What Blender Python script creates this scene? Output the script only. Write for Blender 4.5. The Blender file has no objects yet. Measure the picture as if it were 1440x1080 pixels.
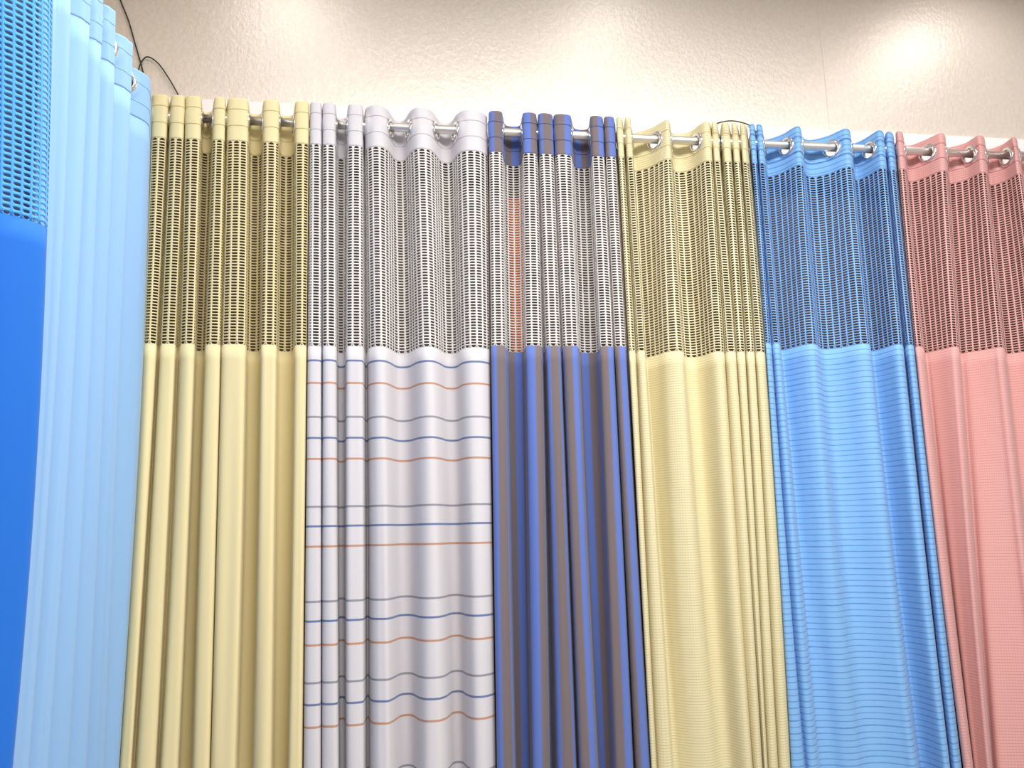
import bpy, bmesh, random
import numpy as np
from math import sin, cos, atan, radians, pi, sqrt
from mathutils import Matrix, Vector

random.seed(4)
S = bpy.context.scene
COL = S.collection

# ------------------------------------------------------------------ camera
F = 1150.0
YAW, ROLL, PITCH = radians(8), radians(1.25), atan(210 / F)
fw = np.array([sin(YAW) * cos(PITCH), cos(YAW) * cos(PITCH), sin(PITCH)])
r0 = np.array([cos(YAW), -sin(YAW), 0.0])
u0 = np.cross(r0, fw)
rt = cos(ROLL) * r0 - sin(ROLL) * u0
up = sin(ROLL) * r0 + cos(ROLL) * u0
EYE = np.array([0.0, 0.0, 1.5])
cd = bpy.data.cameras.new('camera')
cd.sensor_width = 36
cd.lens = 36 * F / 1440
cam = bpy.data.objects.new('camera', cd)
COL.objects.link(cam)
m = Matrix.Identity(4)
for i in range(3):
    m[i][0], m[i][1], m[i][2], m[i][3] = rt[i], up[i], -fw[i], EYE[i]
cam.matrix_world = m
S.camera = cam


def ray(x, y):
    return fw * F + rt * (x - 720) - up * (y - 540)


def on_back(x, y, Y):          # point of the photo measured on a plane parallel to the back wall
    d = ray(x, y)
    return EYE + d * (Y / d[1])


def on_left(x, y, X):          # ... and on a plane parallel to the left wall
    d = ray(x, y)
    return EYE + d * (X / d[0])


# ------------------------------------------------------------------ dimensions (metres)
ROD_Y = 2.45                   # back rod, parallel to the back wall
ROD_X = -0.75                  # left rod, parallel to the left wall
ROD_Z = 2.785
ROD_R = 0.0140
LEFT_Z = 2.757               # the left rod hangs a little lower
WALL_Y = 2.57
WALL_X = -0.97
CEIL_Z = 3.55
TOP_Z = 2.832
NET_Z = 2.692
HEM_Z = 0.12


# ------------------------------------------------------------------ materials
def new_mat(name):
    mt = bpy.data.materials.new(name)
    mt.use_nodes = True
    nt = mt.node_tree
    nt.nodes.clear()
    return mt, nt


def N(nt, typ, **kw):
    n = nt.nodes.new(typ)
    for k, v in kw.items():
        setattr(n, k, v)
    return n


def math(nt, op, a, b=None, c=None):
    n = N(nt, 'ShaderNodeMath', operation=op)
    for i, v in enumerate((a, b, c)):
        if v is None:
            continue
        if isinstance(v, (int, float)):
            n.inputs[i].default_value = v
        else:
            nt.links.new(v, n.inputs[i])
    return n.outputs[0]


def srgb(r, g, b):
    f = lambda c: (c / 255 / 12.92) if c / 255 <= 0.04045 else ((c / 255 + 0.055) / 1.055) ** 2.4
    return (f(r), f(g), f(b), 1)


def mixc(nt, fac, a, b):
    n = N(nt, 'ShaderNodeMix', data_type='RGBA')
    for sock, v in ((n.inputs[0], fac), (n.inputs[6], a), (n.inputs[7], b)):
        if isinstance(v, (tuple, float, int)):
            sock.default_value = v
        else:
            nt.links.new(v, sock)
    return n.outputs[2]


def cloth(name, col, pattern=None, trans=0.22, rough=0.75, sheen=0.15, weave=1500, weave_s=0.12):
    """woven cloth: diffuse front with some light coming through; pattern(nt,u,v,col) returns a colour socket"""
    mt, nt = new_mat(name)
    out = N(nt, 'ShaderNodeOutputMaterial')
    uv = N(nt, 'ShaderNodeUVMap')
    uv.uv_map = 'UVMap'
    sep = N(nt, 'ShaderNodeSeparateXYZ')
    nt.links.new(uv.outputs[0], sep.inputs[0])
    u, v = sep.outputs[0], sep.outputs[1]
    c = pattern(nt, u, v, col) if pattern else None
    p = N(nt, 'ShaderNodeBsdfPrincipled')
    p.inputs['Roughness'].default_value = rough
    p.inputs['Specular IOR Level'].default_value = 0.25
    p.inputs['Sheen Weight'].default_value = sheen
    t = N(nt, 'ShaderNodeBsdfTranslucent')
    gm = N(nt, 'ShaderNodeGamma')          # light that has passed through the threads is deeper in colour
    gm.inputs[1].default_value = 1.5
    nt.links.new(gm.outputs[0], t.inputs['Color'])
    for s in (p.inputs['Base Color'], gm.inputs[0]):
        if c is None:
            s.default_value = col
        else:
            nt.links.new(c, s)
    # fine weave
    nz = N(nt, 'ShaderNodeTexNoise')
    nz.inputs['Scale'].default_value = weave
    nz.inputs['Detail'].default_value = 1
    nt.links.new(uv.outputs[0], nz.inputs['Vector'])
    bp = N(nt, 'ShaderNodeBump')
    bp.inputs['Strength'].default_value = weave_s
    bp.inputs['Distance'].default_value = 0.001
    nt.links.new(nz.outputs[0], bp.inputs['Height'])
    nt.links.new(bp.outputs[0], p.inputs['Normal'])
    mx = N(nt, 'ShaderNodeMixShader')
    mx.inputs[0].default_value = trans
    nt.links.new(p.outputs[0], mx.inputs[1])
    nt.links.new(t.outputs[0], mx.inputs[2])
    nt.links.new(mx.outputs[0], out.inputs[0])
    return mt


def simple(name, col, rough=0.5, metal=0.0, spec=0.5):
    mt, nt = new_mat(name)
    out = N(nt, 'ShaderNodeOutputMaterial')
    p = N(nt, 'ShaderNodeBsdfPrincipled')
    p.inputs['Base Color'].default_value = col
    p.inputs['Roughness'].default_value = rough
    p.inputs['Metallic'].default_value = metal
    p.inputs['Specular IOR Level'].default_value = spec
    nz = N(nt, 'ShaderNodeTexNoise')
    nz.inputs['Scale'].default_value = 60
    tc = N(nt, 'ShaderNodeTexCoord')
    nt.links.new(tc.outputs['Object'], nz.inputs['Vector'])
    rr = N(nt, 'ShaderNodeMapRange')
    rr.inputs[3].default_value = max(0.02, rough - 0.05)
    rr.inputs[4].default_value = min(1, rough + 0.05)
    nt.links.new(nz.outputs[0], rr.inputs[0])
    nt.links.new(rr.outputs[0], p.inputs['Roughness'])
    nt.links.new(p.outputs[0], out.inputs[0])
    return mt


def line_mask(nt, coord, period, width, wob=None):
    """1 on thin repeating lines"""
    x = coord if wob is None else math(nt, 'ADD', coord, wob)
    f = math(nt, 'FRACT', math(nt, 'DIVIDE', x, period))
    d = math(nt, 'ABSOLUTE', math(nt, 'SUBTRACT', f, 0.5))
    n = N(nt, 'ShaderNodeMapRange')
    n.interpolation_type = 'SMOOTHSTEP'
    nt.links.new(d, n.inputs[0])
    n.inputs[1].default_value = width / period * 0.5
    n.inputs[2].default_value = width / period * 0.5 + 0.06
    n.inputs[3].default_value = 1
    n.inputs[4].default_value = 0
    return n.outputs[0]


def uv_noise(nt, u, v, su, sv, detail=2):
    cmb = N(nt, 'ShaderNodeCombineXYZ')
    nt.links.new(math(nt, 'MULTIPLY', u, su), cmb.inputs[0])
    nt.links.new(math(nt, 'MULTIPLY', v, sv), cmb.inputs[1])
    nz = N(nt, 'ShaderNodeTexNoise')
    nz.inputs['Scale'].default_value = 1
    nz.inputs['Detail'].default_value = detail
    nt.links.new(cmb.outputs[0], nz.inputs['Vector'])
    return nz.outputs[0]


def pat_stripes(stripes):
    def fn(nt, u, v, col):
        c = col
        for v0, w, sc in stripes:
            d = math(nt, 'ABSOLUTE', math(nt, 'SUBTRACT', v, v0))
            mk = N(nt, 'ShaderNodeMapRange')
            mk.interpolation_type = 'SMOOTHSTEP'
            nt.links.new(d, mk.inputs[0])
            mk.inputs[1].default_value = w * 0.5
            mk.inputs[2].default_value = w * 0.5 + 0.0012
            mk.inputs[3].default_value = 1
            mk.inputs[4].default_value = 0
            c = mixc(nt, mk.outputs[0], c, sc)
        return c
    return fn


def pat_lines(period, width, dark, amount, wob=0.0, vert=0.0, vperiod=0.006):
    def fn(nt, u, v, col):
        w = None
        if wob:
            w = math(nt, 'MULTIPLY', uv_noise(nt, u, v, 3, 40), wob)
        mk = math(nt, 'MULTIPLY', line_mask(nt, v, period, width, w), amount)
        br = math(nt, 'MULTIPLY_ADD', uv_noise(nt, u, v, 25, 120), 0.9, 0.35)
        mk = math(nt, 'MINIMUM', math(nt, 'MULTIPLY', mk, br), 1.0)
        c = mixc(nt, mk, col, dark)
        if vert:
            c = mixc(nt, math(nt, 'MULTIPLY', line_mask(nt, u, vperiod, vperiod * 0.3), vert), c, dark)
        return c
    return fn


def pat_vert(period, phase, b, fade=0.16):
    def fn(nt, u, v, col):
        f = math(nt, 'FRACT', math(nt, 'DIVIDE', math(nt, 'ADD', u, phase), period))
        d = math(nt, 'ABSOLUTE', math(nt, 'SUBTRACT', f, 0.5))
        mk = N(nt, 'ShaderNodeMapRange')
        mk.interpolation_type = 'SMOOTHSTEP'
        nt.links.new(d, mk.inputs[0])
        mk.inputs[1].default_value = 0.25 - fade / 2
        mk.inputs[2].default_value = 0.25 + fade / 2
        c = mixc(nt, mk.outputs[0], col, b)
        th = math(nt, 'MULTIPLY', line_mask(nt, u, 0.004, 0.0012), 0.18)
        return mixc(nt, th, c, srgb(140, 130, 125))
    return fn


CHROME = simple('chrome', (0.86, 0.86, 0.87, 1), 0.12, 1.0)
STEEL = simple('satin_steel', (0.80, 0.77, 0.73, 1), 0.40, 1.0)
BLACK = simple('black_rubber', (0.012, 0.012, 0.012, 1), 0.5)
BOARD = simple('white_paint', srgb(238, 235, 234), 0.5)
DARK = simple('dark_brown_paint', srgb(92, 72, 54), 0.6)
CEIL = simple('ceiling_paint', srgb(240, 238, 232), 0.8)
FLOOR = simple('floor_vinyl', srgb(170, 160, 148), 0.5)
ORANGE = cloth('orange_cloth', srgb(242, 128, 66))
SEAM = None


def wallpaper():
    mt, nt = new_mat('shimmer_wallpaper')
    out = N(nt, 'ShaderNodeOutputMaterial')
    p = N(nt, 'ShaderNodeBsdfPrincipled')
    tc = N(nt, 'ShaderNodeTexCoord')
    mp = N(nt, 'ShaderNodeMapping')
    mp.inputs['Scale'].default_value = (1, 1, 0.8)
    nt.links.new(tc.outputs['Object'], mp.inputs[0])
    n1 = N(nt, 'ShaderNodeTexNoise')
    n1.inputs['Scale'].default_value = 75
    n1.inputs['Detail'].default_value = 5
    n1.inputs['Roughness'].default_value = 0.7
    nt.links.new(mp.outputs[0], n1.inputs['Vector'])
    n2 = N(nt, 'ShaderNodeTexNoise')
    n2.inputs['Scale'].default_value = 2.2
    nt.links.new(mp.outputs[0], n2.inputs['Vector'])
    c1 = mixc(nt, n2.outputs[0], srgb(216, 203, 188), srgb(226, 215, 203))
    rm = N(nt, 'ShaderNodeMapRange')
    nt.links.new(n1.outputs[0], rm.inputs[0])
    rm.inputs[1].default_value = 0.42
    rm.inputs[2].default_value = 0.62
    rm.inputs[3].default_value = 0
    rm.inputs[4].default_value = 0.30
    c = mixc(nt, rm.outputs[0], c1, srgb(238, 231, 222))
    nt.links.new(c, p.inputs['Base Color'])
    p.inputs['Roughness'].default_value = 0.30
    p.inputs['Specular IOR Level'].default_value = 0.8
    p.inputs['Metallic'].default_value = 0.18
    bp = N(nt, 'ShaderNodeBump')
    bp.inputs['Strength'].default_value = 0.6
    bp.inputs['Distance'].default_value = 0.004
    nt.links.new(n1.outputs[0], bp.inputs['Height'])
    nt.links.new(bp.outputs[0], p.inputs['Normal'])
    nt.links.new(p.outputs[0], out.inputs[0])
    return mt


PAPER = wallpaper()


# ------------------------------------------------------------------ object helpers
def link_mesh(name, verts, faces, mat, parent=None, uvs=None, smooth=True):
    me = bpy.data.meshes.new(name)
    me.from_pydata([tuple(v) for v in verts], [], faces)
    if uvs is not None:
        lay = me.uv_layers.new(name='UVMap')
        li = np.empty(len(me.loops), dtype=np.int32)
        me.loops.foreach_get('vertex_index', li)
        lay.data.foreach_set('uv', np.asarray(uvs, dtype=np.float32)[li].ravel())
    if smooth:
        me.polygons.foreach_set('use_smooth', [True] * len(me.polygons))
    me.materials.append(mat)
    me.update()
    o = bpy.data.objects.new(name, me)
    COL.objects.link(o)
    if parent is not None:
        o.parent = parent
        o.matrix_parent_inverse = Matrix.Translation(parent_world(parent)).inverted()
    return o


def parent_world(p):
    # parts keep their mesh in room coordinates, so only a thing's own Empty has an offset
    return p.location if p.parent is None else Vector((0, 0, 0))


def tag(o, label, cat, group=None):
    o['label'] = label
    o['category'] = cat
    if group:
        o['group'] = group
    return o


def box(name, a, b, mat, parent=None, bevel=0.0, kind=None):
    bm = bmesh.new()
    bmesh.ops.create_cube(bm, size=1)
    for v in bm.verts:
        v.co = Vector([a[i] + (v.co[i] + 0.5) * (b[i] - a[i]) for i in range(3)])
    if bevel:
        bmesh.ops.bevel(bm, geom=bm.edges[:], offset=bevel, segments=2, affect='EDGES')
    me = bpy.data.meshes.new(name)
    bm.to_mesh(me)
    bm.free()
    me.materials.append(mat)
    o = bpy.data.objects.new(name, me)
    COL.objects.link(o)
    if parent is not None:
        o.parent = parent
        o.matrix_parent_inverse = Matrix.Translation(parent_world(parent)).inverted()
    if kind:
        o['kind'] = kind
    return o


def tube_verts(pts, rad, seg=20, cap=True):
    """swept round tube along points"""
    V, Fc = [], []
    pts = [Vector(p) for p in pts]
    ref = Vector((0, 0, 1))
    for i, p in enumerate(pts):
        t = (pts[min(i + 1, len(pts) - 1)] - pts[max(i - 1, 0)]).normalized()
        rf = ref if abs(t.dot(ref)) < 0.95 else Vector((0, 1, 0))
        a = t.cross(rf).normalized()
        b = a.cross(t)
        for k in range(seg):
            w = 2 * pi * k / seg
            V.append(p + (a * cos(w) + b * sin(w)) * rad)
    for i in range(len(pts) - 1):
        for k in range(seg):
            k2 = (k + 1) % seg
            Fc.append((i * seg + k, i * seg + k2, (i + 1) * seg + k2, (i + 1) * seg + k))
    if cap:
        Fc.append(tuple(range(seg))[::-1])
        n = (len(pts) - 1) * seg
        Fc.append(tuple(n + k for k in range(seg)))
    return V, Fc


def tube(name, pts, rad, mat, parent=None, seg=20):
    V, Fc = tube_verts(pts, rad, seg)
    return link_mesh(name, V, Fc, mat, parent)


# ------------------------------------------------------------------ ring mesh shared by all grommets
def ring_mesh():
    prof = []
    ri, ro, h = 0.0218, 0.0350, 0.0062
    rm, hw = (ri + ro) / 2, (ro - ri) / 2
    for k in range(16):
        a = 2 * pi * k / 16
        prof.append((rm + hw * cos(a), h * sin(a) * (1.15 if cos(a) < 0 else 0.85)))
    V, Fc = [], []
    n = 40
    for i in range(n):
        w = 2 * pi * i / n
        for (r, z) in prof:
            V.append((r * cos(w), r * sin(w), z))
    for i in range(n):
        for k in range(16):
            a, b = i * 16 + k, i * 16 + (k + 1) % 16
            c, d = ((i + 1) % n) * 16 + (k + 1) % 16, ((i + 1) % n) * 16 + k
            Fc.append((a, d, c, b))
    me = bpy.data.meshes.new('grommet')
    me.from_pydata(V, [], Fc)
    me.polygons.foreach_set('use_smooth', [True] * len(me.polygons))
    me.materials.append(CHROME)
    return me


RING = ring_mesh()


# ------------------------------------------------------------------ the cloth
class Sheet:
    """a hanging curtain: knots give the folds, P(u,z) is the point u metres along the cloth at height z"""

    def __init__(self, knots, side='back', ys=(200, 490, 1080), tension=0.5, sway=0.0, seed=0):
        pts = []                          # per knot: along-wall coordinate and height at three levels, depth
        for k in knots:
            if k[0] == 'mid':
                pts.append(k)
                continue
            x3, d = k
            d = (d, d, d) if isinstance(d, (int, float)) else d
            row = []
            for x, y, d_ in zip(x3, ys, d):
                if side == 'back':
                    p = on_back(x, y, ROD_Y - d_)
                    row.append((p[0], p[2]))
                else:
                    p = on_left(x, y, ROD_X + d_)
                    row.append((-p[1], p[2]))
            pts.append((row, d))
        for i, k in enumerate(pts):       # a hidden fold: between its neighbours
            if k[0] == 'mid':
                a = next(q for q in reversed(pts[:i]) if q[0] != 'mid')
                b = next(q for q in pts[i + 1:] if q[0] != 'mid')
                row = [tuple(a[0][j][c] * (1 - k[1]) + b[0][j][c] * k[1] for c in (0, 1)) for j in range(3)]
                pts[i] = (row, (k[2],) * 3)
        self.side = side
        K = len(pts)
        self.rows = pts
        self.dl = np.array([p[1] for p in pts])
        self.zl = np.array([[q[1] for q in p[0]] for p in pts])
        # cardinal spline weights
        n = 28
        ts = np.linspace(0, K - 1, (K - 1) * n + 1)
        W = np.zeros((len(ts), K))
        for r, t in enumerate(ts):
            i = min(int(t), K - 2)
            f = t - i
            h = (2 * f**3 - 3 * f**2 + 1, f**3 - 2 * f**2 + f, -2 * f**3 + 3 * f**2, f**3 - f**2)
            W[r, i] += h[0]
            W[r, i + 1] += h[2]
            for idx, w in ((i, h[1]), (i + 1, h[3])):
                lo, hi = max(idx - 1, 0), min(idx + 1, K - 1)
                s = tension * (2.0 / (hi - lo) if hi - lo else 0)
                W[r, hi] += w * s
                W[r, lo] -= w * s
        self.W = W
        rng = np.random.RandomState(seed + 11)
        self.ph = rng.rand(K) * 6.28
        self.sway = sway
        xs, ds = self.dense(2.40)
        seg = np.hypot(np.diff(xs), np.diff(ds))
        self.U = np.concatenate([[0], np.cumsum(seg)])
        self.len = self.U[-1]

    def knot_along(self, z):
        out = []
        for row, d in self.rows:
            (a0, z0), (a1, z1), (a2, z2) = row
            if z >= z2:
                # quadratic through the three measured heights
                l0 = (z - z1) * (z - z2) / ((z0 - z1) * (z0 - z2))
                l1 = (z - z0) * (z - z2) / ((z1 - z0) * (z1 - z2))
                l2 = (z - z0) * (z - z1) / ((z2 - z0) * (z2 - z1))
                out.append(a0 * l0 + a1 * l1 + a2 * l2)
            else:
                out.append(a2 + (a2 - a1) / (z2 - z1) * (z - z2) * 0.6)
        return np.array(out)

    def knot_depth(self, z):
        z0, z1, z2 = self.zl[:, 0], self.zl[:, 1], self.zl[:, 2]
        up = np.clip((z - z1) / (z0 - z1), 0, 1)
        dn = np.clip((z1 - z) / (z1 - z2), 0, 1.3)
        return self.dl[:, 1] + (self.dl[:, 0] - self.dl[:, 1]) * up + (self.dl[:, 2] - self.dl[:, 1]) * np.where(z < z1, dn, 0)

    def dense(self, z):
        a = self.knot_along(z)
        d = self.knot_depth(z) + self.sway * np.sin(self.ph + z * 2.1) * np.clip((2.69 - z) / 0.7, 0, 1)
        return self.W @ a, self.W @ d

    def at(self, us, z):
        xs, ds = self.dense(z)
        a = np.interp(us, self.U, xs)
        d = np.interp(us, self.U, ds)
        zz = np.full(len(us), z) if np.isscalar(z) else z
        if self.side == 'back':
            return np.stack([a, ROD_Y - d, zz], 1)
        return np.stack([ROD_X + d, -a, zz], 1)


def grid(sheet, us, zs, vz0):
    V = np.concatenate([sheet.at(us, float(z)) for z in zs])
    n = len(us)
    UV = np.concatenate([np.stack([us, np.full(n, vz0 - z)], 1) for z in zs])
    Fc = []
    for j in range(len(zs) - 1):
        for i in range(n - 1):
            a = j * n + i
            Fc.append((a, a + n, a + n + 1, a + 1))
    return V, Fc, UV


def make_netting(sheet, z_top, z_bot, cu, cv, rib, bar, mat, parent):
    """open knit: upright ribs joined by short curved bars, scalloped at both ends"""
    nc = max(3, int(round(sheet.len / cu)))
    cu = sheet.len / nc
    nr = int(round((z_top - z_bot - 2 * 0.010) / cv))
    V, Fc, UV = [], [], []
    base = 0

    def add(us, zs):
        nonlocal base
        v, f, uv = grid(sheet, us, zs, TOP_Z)
        V.append(v)
        UV.append(uv)
        Fc.extend([tuple(i + base for i in q) for q in f])
        base += len(v)

    hr = rib / 2
    zs = np.linspace(z_top, z_bot, 40)
    for c in range(nc + 1):                                  # ribs
        uc = c * cu
        us = np.clip(np.array([uc - hr, uc, uc + hr]), 0, sheet.len)
        if us[0] == us[1]:
            us = us[1:]
        elif us[1] == us[2]:
            us = us[:2]
        add(us, zs)
    # bars: sample every needed u once per height level
    prof_t = np.array([0.0, 0.14, 0.34, 0.66, 0.86, 1.0])
    prof_h = np.array([1.9, 1.12, 1.0, 1.0, 1.12, 1.9]) * bar / 2
    ucols = (np.arange(nc)[:, None] * cu + hr * 0.8) + prof_t[None, :] * (cu - 1.6 * hr)
    uf = ucols.ravel()
    m_ = len(prof_t)
    step = (z_top - z_bot - 2 * 0.010) / nr
    for r in range(nr + 1):
        zc = z_top - 0.010 - r * step
        P = sheet.at(uf, float(zc))
        hh = np.tile(prof_h, nc)
        A, B = P.copy(), P.copy()
        A[:, 2] += hh
        B[:, 2] -= hh
        V.extend([A, B])
        UV.extend([np.stack([uf, TOP_Z - A[:, 2]], 1), np.stack([uf, TOP_Z - B[:, 2]], 1)])
        n = len(uf)
        for c in range(nc):
            for k in range(m_ - 1):
                a = base + c * m_ + k
                Fc.append((a, a + n, a + n + 1, a + 1))
        base += 2 * n
    for ze, sg in ((z_top, -1), (z_bot, 1)):                  # scallops where the knit meets the solid cloth
        P = sheet.at(uf, float(ze))
        tt = np.tile(prof_t, nc)
        hgt = 0.0085 * (1 - np.sqrt(np.clip(1 - (2 * tt - 1) ** 2, 0, 1))) + 0.0004
        B = P.copy()
        B[:, 2] += sg * hgt
        V.extend([P, B])
        UV.extend([np.stack([uf, TOP_Z - P[:, 2]], 1), np.stack([uf, TOP_Z - B[:, 2]], 1)])
        n = len(uf)
        for c in range(nc):
            for k in range(m_ - 1):
                a = base + c * m_ + k
                Fc.append((a, a + n, a + n + 1, a + 1) if sg < 0 else (a, a + 1, a + n + 1, a + n))
        base += 2 * n
    o = link_mesh('netting', np.concatenate(V), Fc, mat, parent, np.concatenate(UV))
    sd = o.modifiers.new('thickness', 'SOLIDIFY')
    sd.thickness = 0.0013
    sd.offset = 0
    return o


def make_header(sheet, z_top, z_bot, rings, mat, parent, seam_mat, rod_z, seams=(0.036, 0.090)):
    nu = int(sheet.len / 0.0045)
    us = np.linspace(0, sheet.len, nu)
    zs = np.linspace(z_top, z_bot, int((z_top - z_bot) / 0.0045))
    V, Fc, UV = grid(sheet, us, zs, z_top)
    zr = z_top - (rod_z - 0.0075)
    frames = []
    for ru in rings:
        p0, p1, p2 = sheet.at(np.array([ru - 0.012, ru, ru + 0.012]), float(rod_z - 0.0075))
        t = (p2 - p0) / np.linalg.norm(p2 - p0)
        frames.append((ru, p1, t, np.cross(t, (0, 0, 1.0))))

    def flatten(P, Q):               # the stiff eyelet keeps the cloth flat around itself
        for ru, p1, t, nm in frames:
            rr = np.hypot(Q[:, 0] - ru, Q[:, 1] - zr)
            w_ = np.clip((0.052 - rr) / 0.016, 0, 1)
            w_ = w_ * w_ * (3 - 2 * w_)
            tgt = p1 + t * (Q[:, :1] - ru) + np.array([0, 0, 1.0]) * (zr - Q[:, 1:2])
            P += (tgt - P) * w_[:, None]
        return P

    V = flatten(V, UV)
    keep = []
    for q in Fc:
        cu, cv = UV[list(q)].mean(0)
        if any((cu - ru) ** 2 + (cv - zr) ** 2 < 0.0262 ** 2 for ru in rings):
            continue
        keep.append(q)
    h = link_mesh('header', V, keep, mat, parent, UV)
    sd = h.modifiers.new('thickness', 'SOLIDIFY')
    sd.thickness = 0.0028
    sd.offset = 0
    # two rows of machine stitching
    Vs, Fs, Us = [], [], []
    base = 0
    for s in seams:
        z = z_top - s
        uu = np.linspace(0, sheet.len, nu)
        ring_hit = [any((a - ru) ** 2 + (s - zr) ** 2 < 0.033 ** 2 for ru in rings) for a in uu]
        P = sheet.at(uu, float(z))
        A, B = [flatten(q, np.stack([uu, np.full(nu, s)], 1)) + np.array([0, 0, e]) for q, e in ((P.copy(), 0.0011), (P.copy(), -0.0011))]
        Vs.extend([A, B])
        Us.extend([np.stack([uu, np.full(nu, s)], 1)] * 2)
        for i in range(nu - 1):
            if ring_hit[i] or ring_hit[i + 1]:
                continue
            Fs.append((base + i, base + i + nu, base + i + nu + 1, base + i + 1))
        base += 2 * nu
    st = link_mesh('stitching', np.concatenate(Vs), Fs, seam_mat, h, np.concatenate(Us))
    sd = st.modifiers.new('thickness', 'SOLIDIFY')
    sd.thickness = 0.0040
    sd.offset = 0
    # grommets: one where the cloth crosses the rod
    for ru, p1, t, nrm in frames:
        o = bpy.data.objects.new('grommet', RING)
        COL.objects.link(o)
        mt = Matrix.Identity(4)
        upv = Vector((0, 0, 1))
        for i in range(3):
            mt[i][0], mt[i][1], mt[i][2], mt[i][3] = t[i], upv[i], nrm[i], p1[i]
        o.matrix_world = mt
        o.parent = h
    return h


def crossings(sheet, z=ROD_Z):
    xs, ds = sheet.dense(z)
    out = []
    for i in range(len(ds) - 1):
        if ds[i] * ds[i + 1] < 0:
            f = ds[i] / (ds[i] - ds[i + 1])
            out.append(sheet.U[i] + f * (sheet.U[i + 1] - sheet.U[i]))
    return out


def make_curtain(sheet, mat, net_mat, net_bot, label, seam_mat=None, net=(0.0215, 0.0091, 0.0055, 0.0031), header_mat=None,
                 net_top=NET_Z, top=TOP_Z, rod_z=ROD_Z):
    xs, ds = sheet.dense(1.5)
    mid = len(xs) // 2
    root = bpy.data.objects.new('curtain', None)
    COL.objects.link(root)
    base = sheet.at(np.array([sheet.len / 2]), HEM_Z)[0]
    root.location = (base[0], base[1], HEM_Z)
    root.empty_display_size = 0.1
    tag(root, label, 'curtain', 'sample curtains hung on the showroom rods')
    rings = crossings(sheet, rod_z)
    make_header(sheet, top, net_top, rings, header_mat or mat, root, seam_mat or mat, rod_z)
    if net_mat is not None:
        make_netting(sheet, net_top, net_bot, *net, net_mat, root)
    else:
        net_bot = net_top
    us = np.linspace(0, sheet.len, int(sheet.len / 0.006))
    zs = np.linspace(net_bot, HEM_Z, 46)
    V, Fc, UV = grid(sheet, us, zs, TOP_Z)
    b = link_mesh('drape', V, Fc, mat, root, UV)
    sd = b.modifiers.new('thickness', 'SOLIDIFY')
    sd.thickness = 0.0016
    sd.offset = 0
    return root


FR, BK = 0.047, -0.047


def folds(fr, start=None, end=None, narrow=(BK, BK, BK), soft=()):
    """round folds: fr = list of (L3, R3) pixel edges of every front fold at three heights"""
    k = []
    if start:
        k.append(start)
    for i, (L, R) in enumerate(fr):
        w = [R[j] - L[j] for j in range(3)]
        if i > 0:
            Lp, Rp = fr[i - 1]
            g = [L[j] - Rp[j] for j in range(3)]
            if min(g) > 8.5:
                q = 0.30 if i in soft else 0.16
                k.append(([Rp[j] + q * g[j] for j in range(3)], BK + 0.006))
                k.append(([L[j] - q * g[j] for j in range(3)], BK + 0.006))
            else:
                k.append(([(Rp[j] + L[j]) / 2 for j in range(3)], narrow))
        k.append(([L[j] for j in range(3)], FR - 0.030))
        c = 0.24 if i in soft else 0.09
        k.append(([L[j] + c * w[j] for j in range(3)], FR - 0.004))
        k.append(([L[j] + 0.50 * w[j] for j in range(3)], FR + 0.002))
        k.append(([R[j] - c * w[j] for j in range(3)], FR - 0.004))
        k.append(([R[j] for j in range(3)], FR - 0.030))
    if end:
        k.append(end)
    return k


# ---- the six curtains on the back rod (edges of the folds measured at three heights of the photo)
yellow = Sheet(folds([
    ((212, 201, 168), (234, 220, 185)), ((238, 225, 192), (258, 247, 219)), ((260, 253, 226), (282, 274, 250)),
    ((299, 289, 271), (316, 310, 295)), ((319, 312, 296), (349, 346, 332)), ((370, 367, 356), (392, 389, 382)),
    ((415, 414, 405), (434, 431, 425))],
    start=((216, 206, 174), -0.02), end=((433, 430, 424), 0.012), narrow=(-0.034, -0.008, -0.006)), sway=0.003, seed=1)

white = Sheet(folds([
    ((436, 433, 427), (452, 452, 451)), ((454, 454, 453), (472, 473, 476)), ((489, 487, 487), (510, 511, 512)),
    ((515, 519, 523), (546, 548, 554)), ((578, 585, 590), (610, 617, 629)), ((644, 650, 659), (684, 687, 696))],
    start=((438, 436, 430), 0.012), end=((685, 688, 697), 0.005), soft=(3, 4, 5)), sway=0.003, seed=2)

striped = Sheet(folds([
    ((688, 691, 699), (707, 711, 723)), ((735, 739, 748), (755, 762, 773)), ((758, 768, 783), (778, 788, 810)),
    ((780, 792, 815), (804, 813, 840)), ((831, 843, 864), (849, 863, 890)), ((851, 865, 894), (865, 880, 914))],
    start=((689, 692, 700), -0.01), end=((866, 881, 915), 0.0)), sway=0.003, seed=3)

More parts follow.
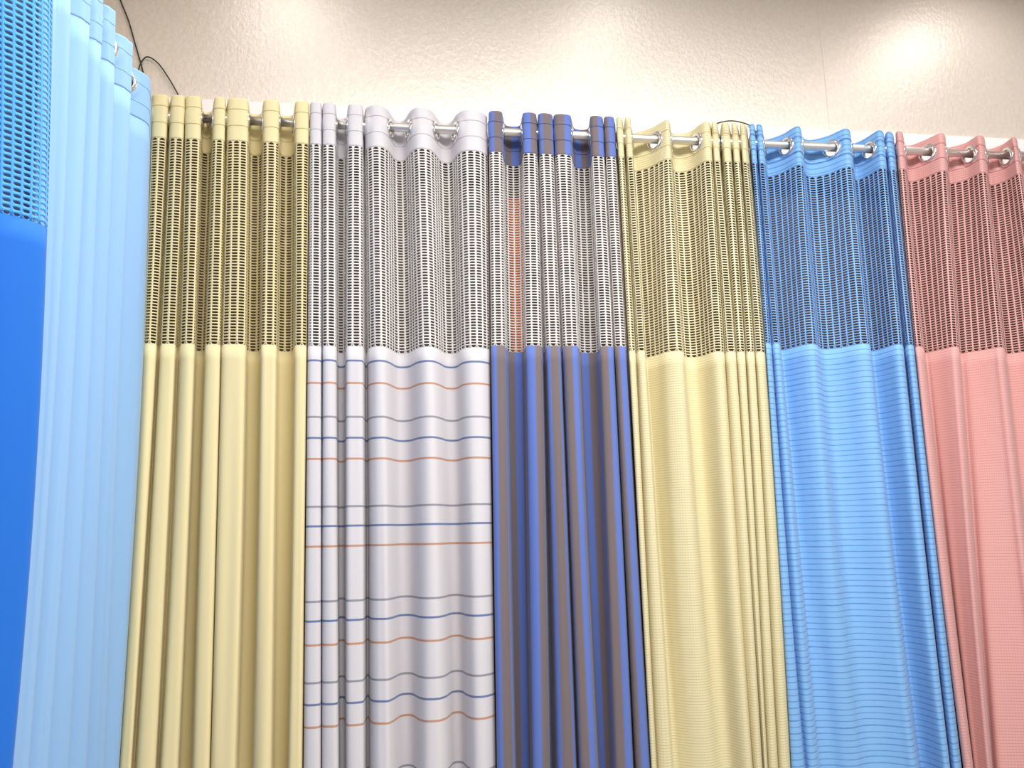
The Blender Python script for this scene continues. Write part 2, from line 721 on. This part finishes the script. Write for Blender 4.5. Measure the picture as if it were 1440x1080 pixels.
cream = Sheet([
    ((871, 886, 918), -0.01), ((869, 884.5, 916), FR - 0.010), ((872, 888, 919), FR), ((876, 892, 923), FR - 0.01), ((878, 894, 924), (BK, 0.012, 0.020)),
    ((881, 897, 928), FR - 0.010), ((884, 901, 935), FR), ((888, 906, 945), FR - 0.006), ((889, 907, 946), (BK, BK, -0.02)), ((897, 912, 952), (BK, BK, -0.024)),
    ((915, 924, 962), (-0.015, -0.015, -0.012)), ((931, 938, 978), (0.030, 0.030, 0.010)), ((940, 955, 992), (FR, FR, 0.018)), ((943, 961, 1003), (0.022, 0.022, 0.010)), ((945, 962, 1012), (BK + 0.012, BK + 0.012, -0.008)),
    ((954, 974, 1020), (BK, BK, -0.014)), ((972, 987, 1030), (-0.022, -0.022, -0.006)), ((988, 1003, 1044), 0.034), ((996, 1013, 1054), FR), ((1000, 1018, 1058), FR - 0.02),
    ((1001, 1019, 1059), (BK, 0.012, 0.020)), ((1003, 1022, 1062), FR - 0.010), ((1006, 1028, 1067), FR), ((1010, 1033, 1072), FR - 0.010),
    ((1012, 1034, 1073), (BK, 0.012, 0.020)), ((1017, 1037, 1075), FR - 0.010), ((1021, 1041, 1076), FR), ((1026, 1046, 1079), FR - 0.010),
    ((1029, 1048, 1080), (BK, 0.012, 0.020)), ((1031, 1050, 1083), FR - 0.010), ((1034, 1054, 1088), FR), ((1038, 1059, 1093), FR - 0.010),
    ((1041, 1061, 1095), (BK, 0.012, 0.020)), ((1043, 1063, 1098), FR - 0.010), ((1046, 1067, 1104), FR), ((1050, 1074, 1111), FR - 0.015),
    ((1052, 1076, 1113), 0.01)], sway=0.002, seed=4)

blue = Sheet([
    ((1056, 1077, 1114), -0.005), ((1056, 1077, 1114), FR - 0.010), ((1058, 1079, 1121), FR), ((1062, 1084, 1129), FR - 0.010), ((1064, 1086, 1133), (BK, 0.012, 0.020)),
    ((1066, 1088, 1137), FR - 0.010), ((1069, 1092, 1143), FR), ((1073, 1097, 1150), FR - 0.015), ((1075, 1098, 1152), (BK, BK, -0.012)), ((1083, 1104, 1160), (BK, BK, -0.016)),
    ((1101, 1118, 1174), (-0.012, -0.012, -0.008)), ((1115, 1132, 1188), (0.030, 0.024, 0.006)), ((1123, 1142, 1199), (FR, 0.036, 0.012)), ((1127, 1149, 1207), (FR - 0.018, 0.024, 0.010)), ((1129, 1153, 1216), (BK + 0.02, -0.02, 0.0)),
    ((1140, 1162, 1228), (BK + 0.004, -0.036, -0.004)), ((1164, 1182, 1250), (-0.010, -0.012, 0.006)), ((1182, 1204, 1272), 0.032), ((1191, 1217, 1284), FR), ((1196, 1223, 1291), FR - 0.018),
    ((1198, 1225, 1293), BK), ((1207, 1233, 1302), BK + 0.006), ((1220, 1245, 1314), -0.005), ((1232, 1257, 1325), 0.034), ((1238, 1265, 1331), FR),
    ((1243, 1270, 1335), FR - 0.018), ((1244, 1271, 1336), BK + 0.012), ((1246, 1274, 1339), 0.015), ((1250, 1279, 1344), FR - 0.006),
    ((1256, 1285, 1351), FR - 0.02), ((1257, 1286, 1352), 0.0)], sway=0.002, seed=5)

pink = Sheet([
    ((1261, 1287, 1356), -0.005), ((1261, 1287, 1356), 0.03), ((1265, 1291, 1361), FR), ((1270, 1298, 1367), FR - 0.015), ((1272, 1300, 1369), BK + 0.004),
    ((1281, 1307, 1371), (BK, BK + 0.012, -0.01)), ((1299, 1320, 1377), (-0.010, -0.006, 0.005)), ((1315, 1334, 1385), 0.030), ((1324, 1342, 1390), FR), ((1329, 1348, 1394), FR - 0.018),
    ((1331, 1350, 1396), BK), ((1340, 1360, 1405), (BK + 0.004, BK + 0.012, -0.01)), ((1358, 1377, 1432), (-0.012, -0.008, 0.005)), ((1371, 1396, 1462), (0.030, 0.028, 0.022)), ((1378, 1405, 1474), FR),
    ((1384, 1411, 1483), FR - 0.018), ((1386, 1413, 1486), BK), ((1394, 1424, 1500), BK + 0.004), ((1409, 1442, 1525), -0.012), ((1421, 1460, 1552), 0.030),
    ((1426, 1469, 1566), FR), ((1430, 1475, 1575), FR - 0.018), ((1432, 1477, 1578), BK), ((1450, 1495, 1600), BK), ((1480, 1530, 1640), 0.02), ((1490, 1542, 1655), FR),
    ((1496, 1548, 1662), FR - 0.02), ((1500, 1552, 1668), BK), ((1530, 1585, 1705), BK), ((1560, 1618, 1742), FR), ((1568, 1626, 1750), 0.0)],
    sway=0.002, seed=6)

# ---- the two curtains on the left rod
LF, LB = 0.042, -0.085
lfr = [(206.5 + 2.5, 199, 166), (177, 166, 141), (153.5, 144.5, 115), (133, 121.5, 90), (114, 100, 61), (88, 75.5, 35)]
lk = [((212, 203, 171), 0.0)]
for i, e in enumerate(lfr):
    lk.append((e, LF - 0.004))
    lk.append(((e[0] - 2.2, e[1] - 2.2, e[2] - 2.2), LF))
    if i < len(lfr) - 1:
        lk.append(('mid', 0.14, LF - 0.006))
        lk.append(('mid', 0.28, LF - 0.034))
        lk.append(('mid', 0.38, LF - 0.078))
        lk.append(('mid', 0.62, LB - 0.02))
lk.append(((77, 65, 23), LF - 0.010))
lk.append(((66, 54, 10), LF - 0.018))
lk.append(((50, 38, -8), LF - 0.034))
sky = Sheet(lk, side='left', ys=(200, 490, 1080), tension=0.42, sway=0.002, seed=7)

deep = Sheet([
    ((70.5, 59.5, 16.5), 0.046), ((67, 57, 14), 0.055), ((45, 36, -6), 0.040), ((10, 2, -40), 0.010), ((-25, -33, -75), -0.025),
    ((-60, -68, -112), -0.055), ((-72, -80, -125), -0.04), ((-85, -94, -142), 0.04), ((-100, -110, -160), FR), ((-130, -140, -190), 0.0), ((-160, -170, -222), BK),
    ((-200, -210, -262), 0.0), ((-230, -240, -296), FR), ((-262, -274, -330), 0.0)],
    side='left', ys=(200, 490, 1080), sway=0.002, seed=8)

# ------------------------------------------------------------------ cloth materials and the curtains
C_Y = srgb(244, 231, 182)
m_yellow = cloth('yellow_cloth', C_Y, trans=0.25)
m_yseam = cloth('yellow_thread', srgb(205, 190, 130))
GREY, BLU, ORG = srgb(160, 160, 172), srgb(118, 134, 176), srgb(206, 158, 132)


def stripe_v(x, y):
    return TOP_Z - on_back(x, y, ROD_Y - FR)[2]


ws = []
for y, c in ((508, BLU), (539, ORG), (586, GREY), (615, BLU), (644, ORG), (710, GREY), (737, BLU), (765, ORG), (841, GREY), (868, BLU), (901, ORG),
             (953, GREY), (983, BLU), (1014, ORG)):
    ws.append((stripe_v(605, y), 0.0048, c))
v = ws[-1][0]
for k in range(4):
    for dv, c in ((0.135, GREY), (0.205, BLU), (0.275, ORG)):
        ws.append((v + k * 0.275 + dv, 0.0048, c))
C_W = srgb(228, 225, 229)
m_white = cloth('white_striped_cloth', C_W, pat_stripes(ws), trans=0.25)
m_wplain = cloth('white_cloth', C_W, trans=0.25)
m_wseam = cloth('grey_thread', srgb(196, 194, 200))
m_wnet = cloth('white_knit', srgb(240, 237, 235), trans=0.2)
m_strip = cloth('blue_brown_cloth', srgb(92, 119, 196), pat_vert(0.054, 0.030, srgb(116, 104, 106)), trans=0.10)
m_sseam = cloth('navy_thread', srgb(70, 80, 130))
m_cream = cloth('cream_cloth', srgb(240, 231, 192), pat_lines(0.0078, 0.0016, srgb(196, 180, 112), 0.55, 0.001, 0.12), trans=0.25)
m_cnet = cloth('cream_knit', srgb(242, 234, 196), trans=0.2)
m_blue = cloth('blue_lined_cloth', srgb(138, 192, 243), pat_lines(0.0178, 0.0021, srgb(44, 92, 170), 0.62, 0.008), trans=0.2)
m_bnet = cloth('blue_knit', srgb(140, 192, 246), trans=0.2)
m_bseam = cloth('blue_thread', srgb(60, 112, 190))
m_pink = cloth('pink_cloth', srgb(230, 178, 174), pat_lines(0.0088, 0.0018, srgb(190, 112, 116), 0.45, 0.001, 0.14), trans=0.22)
m_pnet = cloth('pink_knit', srgb(233, 182, 178), trans=0.2)
m_pseam = cloth('pink_thread', srgb(196, 120, 124))
m_sky = cloth('sky_blue_cloth', srgb(140, 180, 222), trans=0.08)
m_skyseam = cloth('sky_thread', srgb(140, 184, 228))
m_deep = cloth('azure_cloth', srgb(32, 110, 205), trans=0.15)
m_dnet = cloth('azure_knit', srgb(84, 164, 240), trans=0.15)
m_dseam = cloth('azure_thread', srgb(28, 96, 180))

make_curtain(yellow, m_yellow, m_yellow, 2.057, 'plain yellow curtain with yellow net top in the corner, beside the blue curtains', m_yseam)
make_curtain(white, m_white, m_wnet, 2.055, 'white curtain with thin grey, blue and orange horizontal lines and white net top', m_wseam, header_mat=m_wplain)
make_curtain(striped, m_strip, m_wnet, 2.062, 'dark curtain in vertical blue and brown stripes with a white net top', m_sseam, net=(0.0205, 0.0087, 0.0042, 0.0030))
make_curtain(cream, m_cream, m_cnet, 2.050, 'finely ribbed cream-yellow curtain between the striped dark one and the blue one', m_yseam, net=(0.0215, 0.0087, 0.0040, 0.0031))
make_curtain(blue, m_blue, m_bnet, 2.080, 'blue curtain with fine dark horizontal lines and a blue net top', m_bseam, net=(0.0215, 0.0087, 0.0040, 0.0026))
make_curtain(pink, m_pink, m_pnet, 2.073, 'pink curtain with pink net top at the right end of the rod', m_pseam, net=(0.0205, 0.0087, 0.0045, 0.0028))
make_curtain(sky, m_sky, None, None, 'plain pale sky-blue curtain without net on the left wall', m_skyseam, net_top=2.66, top=2.795, rod_z=LEFT_Z)
db = on_left(33, 309, ROD_X + 0.03)[2]
make_curtain(deep, m_deep, m_dnet, db, 'deep azure-blue net-topped curtain at the left edge, nearest the viewer', m_dseam, net=(0.0188, 0.0117, 0.0056, 0.0060), net_top=2.66, top=2.795, rod_z=LEFT_Z)

# ------------------------------------------------------------------ rods
def rod(name, a, b, label, wall_dir):
    root = bpy.data.objects.new(name, None)
    COL.objects.link(root)
    root.location = a
    tag(root, label, 'curtain rod', 'satin steel curtain rods')
    a, b = Vector(a), Vector(b)
    tube('tube', [a, a.lerp(b, .33), a.lerp(b, .66), b], ROD_R, STEEL, root, 32)
    for e, s in ((a, -1), (b, 1)):
        t = (b - a).normalized() * s
        tube('end_cap', [e, e + t * 0.006], ROD_R + 0.003, CHROME, root, 32)
    return root


back_rod = rod('curtain_rod', (-0.765, ROD_Y, ROD_Z), (2.75, ROD_Y, ROD_Z), 'long satin steel rod along the back wall carrying the yellow to pink curtains', 'y')
left_rod = rod('curtain_rod', (ROD_X, 2.335, LEFT_Z), (ROD_X, 0.75, LEFT_Z), 'satin steel rod on the left wall carrying the two plain blue curtains', 'x')


def bracket(p, wall, parent):
    """wall plate, arm and cup holding the rod"""
    p = Vector(p)
    d = Vector((0, 1, 0)) if wall == 'back' else Vector((-1, 0, 0))
    dist = (WALL_Y - 0.022 - p.y) if wall == 'back' else (p.x - WALL_X - 0.022)
    br = tube('bracket', [p + d * (ROD_R + 0.001), p + d * (dist - 0.006)], 0.006, STEEL, parent, 16)
    tube('wall_plate', [p + d * (dist - 0.006), p + d * dist], 0.016, STEEL, br, 24)
    return br


for px in (288, 685, 1054, 1258):
    q = on_back(px, 200, ROD_Y)
    bracket((q[0], ROD_Y, ROD_Z), 'back', back_rod)
for Y in (2.18, 1.2):
    bracket((ROD_X, Y, LEFT_Z), 'left', left_rod)

# ------------------------------------------------------------------ the room
R_X, F_Y = 3.6, -2.2
box('wall_back', (WALL_X - 0.1, WALL_Y, 0), (R_X, WALL_Y + 0.1, CEIL_Z), PAPER, kind='structure')
box('wall_left', (WALL_X - 0.1, F_Y, 0), (WALL_X, WALL_Y, CEIL_Z), PAPER, kind='structure')
box('floor', (WALL_X - 0.1, F_Y, -0.1), (R_X, WALL_Y + 0.1, 0), FLOOR, kind='structure')
box('ceiling', (WALL_X - 0.1, F_Y, CEIL_Z), (R_X, WALL_Y + 0.1, CEIL_Z + 0.1), CEIL, kind='structure')
box('trim_1', (WALL_X, WALL_Y - 0.022, 2.795), (R_X, WALL_Y, 2.906), BOARD, bevel=0.003, kind='structure')
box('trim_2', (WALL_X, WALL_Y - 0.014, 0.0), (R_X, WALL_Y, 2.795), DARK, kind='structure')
box('trim_4', (WALL_X, F_Y, 2.795), (WALL_X + 0.022, WALL_Y - 0.022, 2.906), BOARD, bevel=0.003, kind='structure')
box('added_dark_backing', (WALL_X, F_Y, 0.0), (WALL_X + 0.014, WALL_Y - 0.014, 2.795), DARK, kind='structure')  # dark backing added so the azure net shows dark through its holes
# upright joint between two widths of wallpaper
for px in (1157,):
    q = on_back(px, 80, WALL_Y)
    box('trim_3', (q[0] - 0.0012, WALL_Y - 0.0012, 2.906), (q[0] + 0.0012, WALL_Y, CEIL_Z), simple('paper_edge', srgb(224, 213, 203), 0.5), kind='structure')

# orange cloth strip behind the net of the striped curtain
q0 = on_back(716, 300, WALL_Y - 0.02)
q1 = on_back(733, 300, WALL_Y - 0.02)
us = np.linspace(0, 1, 12)
V, Fc, UV = [], [], []
for j, z in enumerate(np.linspace(2.60, 1.7, 14)):
    for i, t in enumerate(us):
        V.append((q0[0] + t * (q1[0] - q0[0]) * 1.15, WALL_Y - 0.020 - 0.004 * (0.5 + 0.5 * sin(t * 9 + z)), z))
        UV.append((t * 0.05, 2.6 - z))
for j in range(13):
    for i in range(11):
        a = j * 12 + i
        Fc.append((a, a + 12, a + 13, a + 1))
os_ = link_mesh('fabric_strip', V, Fc, ORANGE, None, UV)
sd = os_.modifiers.new('thickness', 'SOLIDIFY')
sd.thickness = 0.008
sd.offset = -1
tag(os_, 'narrow orange fabric strip hanging behind the net of the blue-brown curtain', 'fabric strip')


# ------------------------------------------------------------------ loose black cables on the wall
def smooth_path(P, n=10):
    P = [Vector(p) for p in P]
    out = []
    for i in range(len(P) - 1):
        p0, p1, p2, p3 = P[max(i - 1, 0)], P[i], P[i + 1], P[min(i + 2, len(P) - 1)]
        for k in range(n):
            t = k / n
            out.append(0.5 * ((2 * p1) + (p2 - p0) * t + (2 * p0 - 5 * p1 + 4 * p2 - p3) * t * t + (3 * p1 - p0 - 3 * p2 + p3) * t ** 3))
    out.append(P[-1])
    return out


def cable(pix, label, off=0.006):
    P = [on_back(x, y, WALL_Y - off) for x, y in pix]
    o = tube('cable', smooth_path(P), 0.0022, BLACK, None, 10)
    tag(o, label, 'cable', 'thin black cables above the rod')
    return o


cable([(150, -60), (161, -25), (170, 2), (181, 30), (189, 58), (196, 82), (202, 105), (206, 130)], 'black cable running down the wall from above at upper left')
cable([(191, 125), (194, 103), (197, 91), (202, 83), (207, 80), (215, 83), (225, 92), (236, 108), (245, 123), (254, 140)],
      'black cable looping over above the corner where yellow curtain begins', off=0.012)
cable([(998, 186), (1006, 175), (1018, 171), (1030, 170), (1042, 172), (1053, 176), (1064, 186)], 'short black cable arching above the cream and blue curtain tops', off=0.028)

# ------------------------------------------------------------------ light
def spot(name, loc, target, power, size, blend, col, rad=0.05):
    l = bpy.data.lights.new(name, 'SPOT')
    l.energy = power
    l.spot_size = radians(size)
    l.spot_blend = blend
    l.color = col
    l.shadow_soft_size = rad
    o = bpy.data.objects.new(name, l)
    COL.objects.link(o)
    o.location = loc
    o.rotation_euler = (Vector(target) - Vector(loc)).to_track_quat('-Z', 'Y').to_euler()
    return o


for px, py, pw, col in ((385, 20, 3.6, (1, .97, .93)), (872, 15, 2.7, (.97, .985, 1)), (1350, 30, 7, (1, .96, .92))):
    q = on_back(px, py, WALL_Y)
    spot('downlight', (q[0], WALL_Y - 0.40, CEIL_Z - 0.02), (q[0], WALL_Y, 2.75), pw, 150, 1.0, col)
spot('downlight', (-0.05, 2.25, CEIL_Z - 0.02), (-0.72, 1.7, 2.3), 44, 70, 0.9, (.96, .98, 1))
a = bpy.data.lights.new('added_room_fill', 'AREA')  # unseen area lamp, added for soft fill from the front and above
a.shape = 'RECTANGLE'
a.size, a.size_y = 2.4, 1.2
a.energy = 150
a.color = (1, .98, .95)
ao = bpy.data.objects.new('added_room_fill', a)
COL.objects.link(ao)
ao.location = (0.9, 0.45, CEIL_Z - 0.02)

w = bpy.data.worlds.new('world')
S.world = w
w.use_nodes = True
w.node_tree.nodes['Background'].inputs[0].default_value = (1.0, 0.99, 0.98, 1)
w.node_tree.nodes['Background'].inputs[1].default_value = 0.41

vs = S.view_settings
S.display_settings.display_device = 'sRGB'
vs.view_transform = 'Standard'
vs.look = 'None'
vs.gamma = 1
vs.use_curve_mapping = False
vs.exposure = 0.28
S.cycles.max_bounces = 6
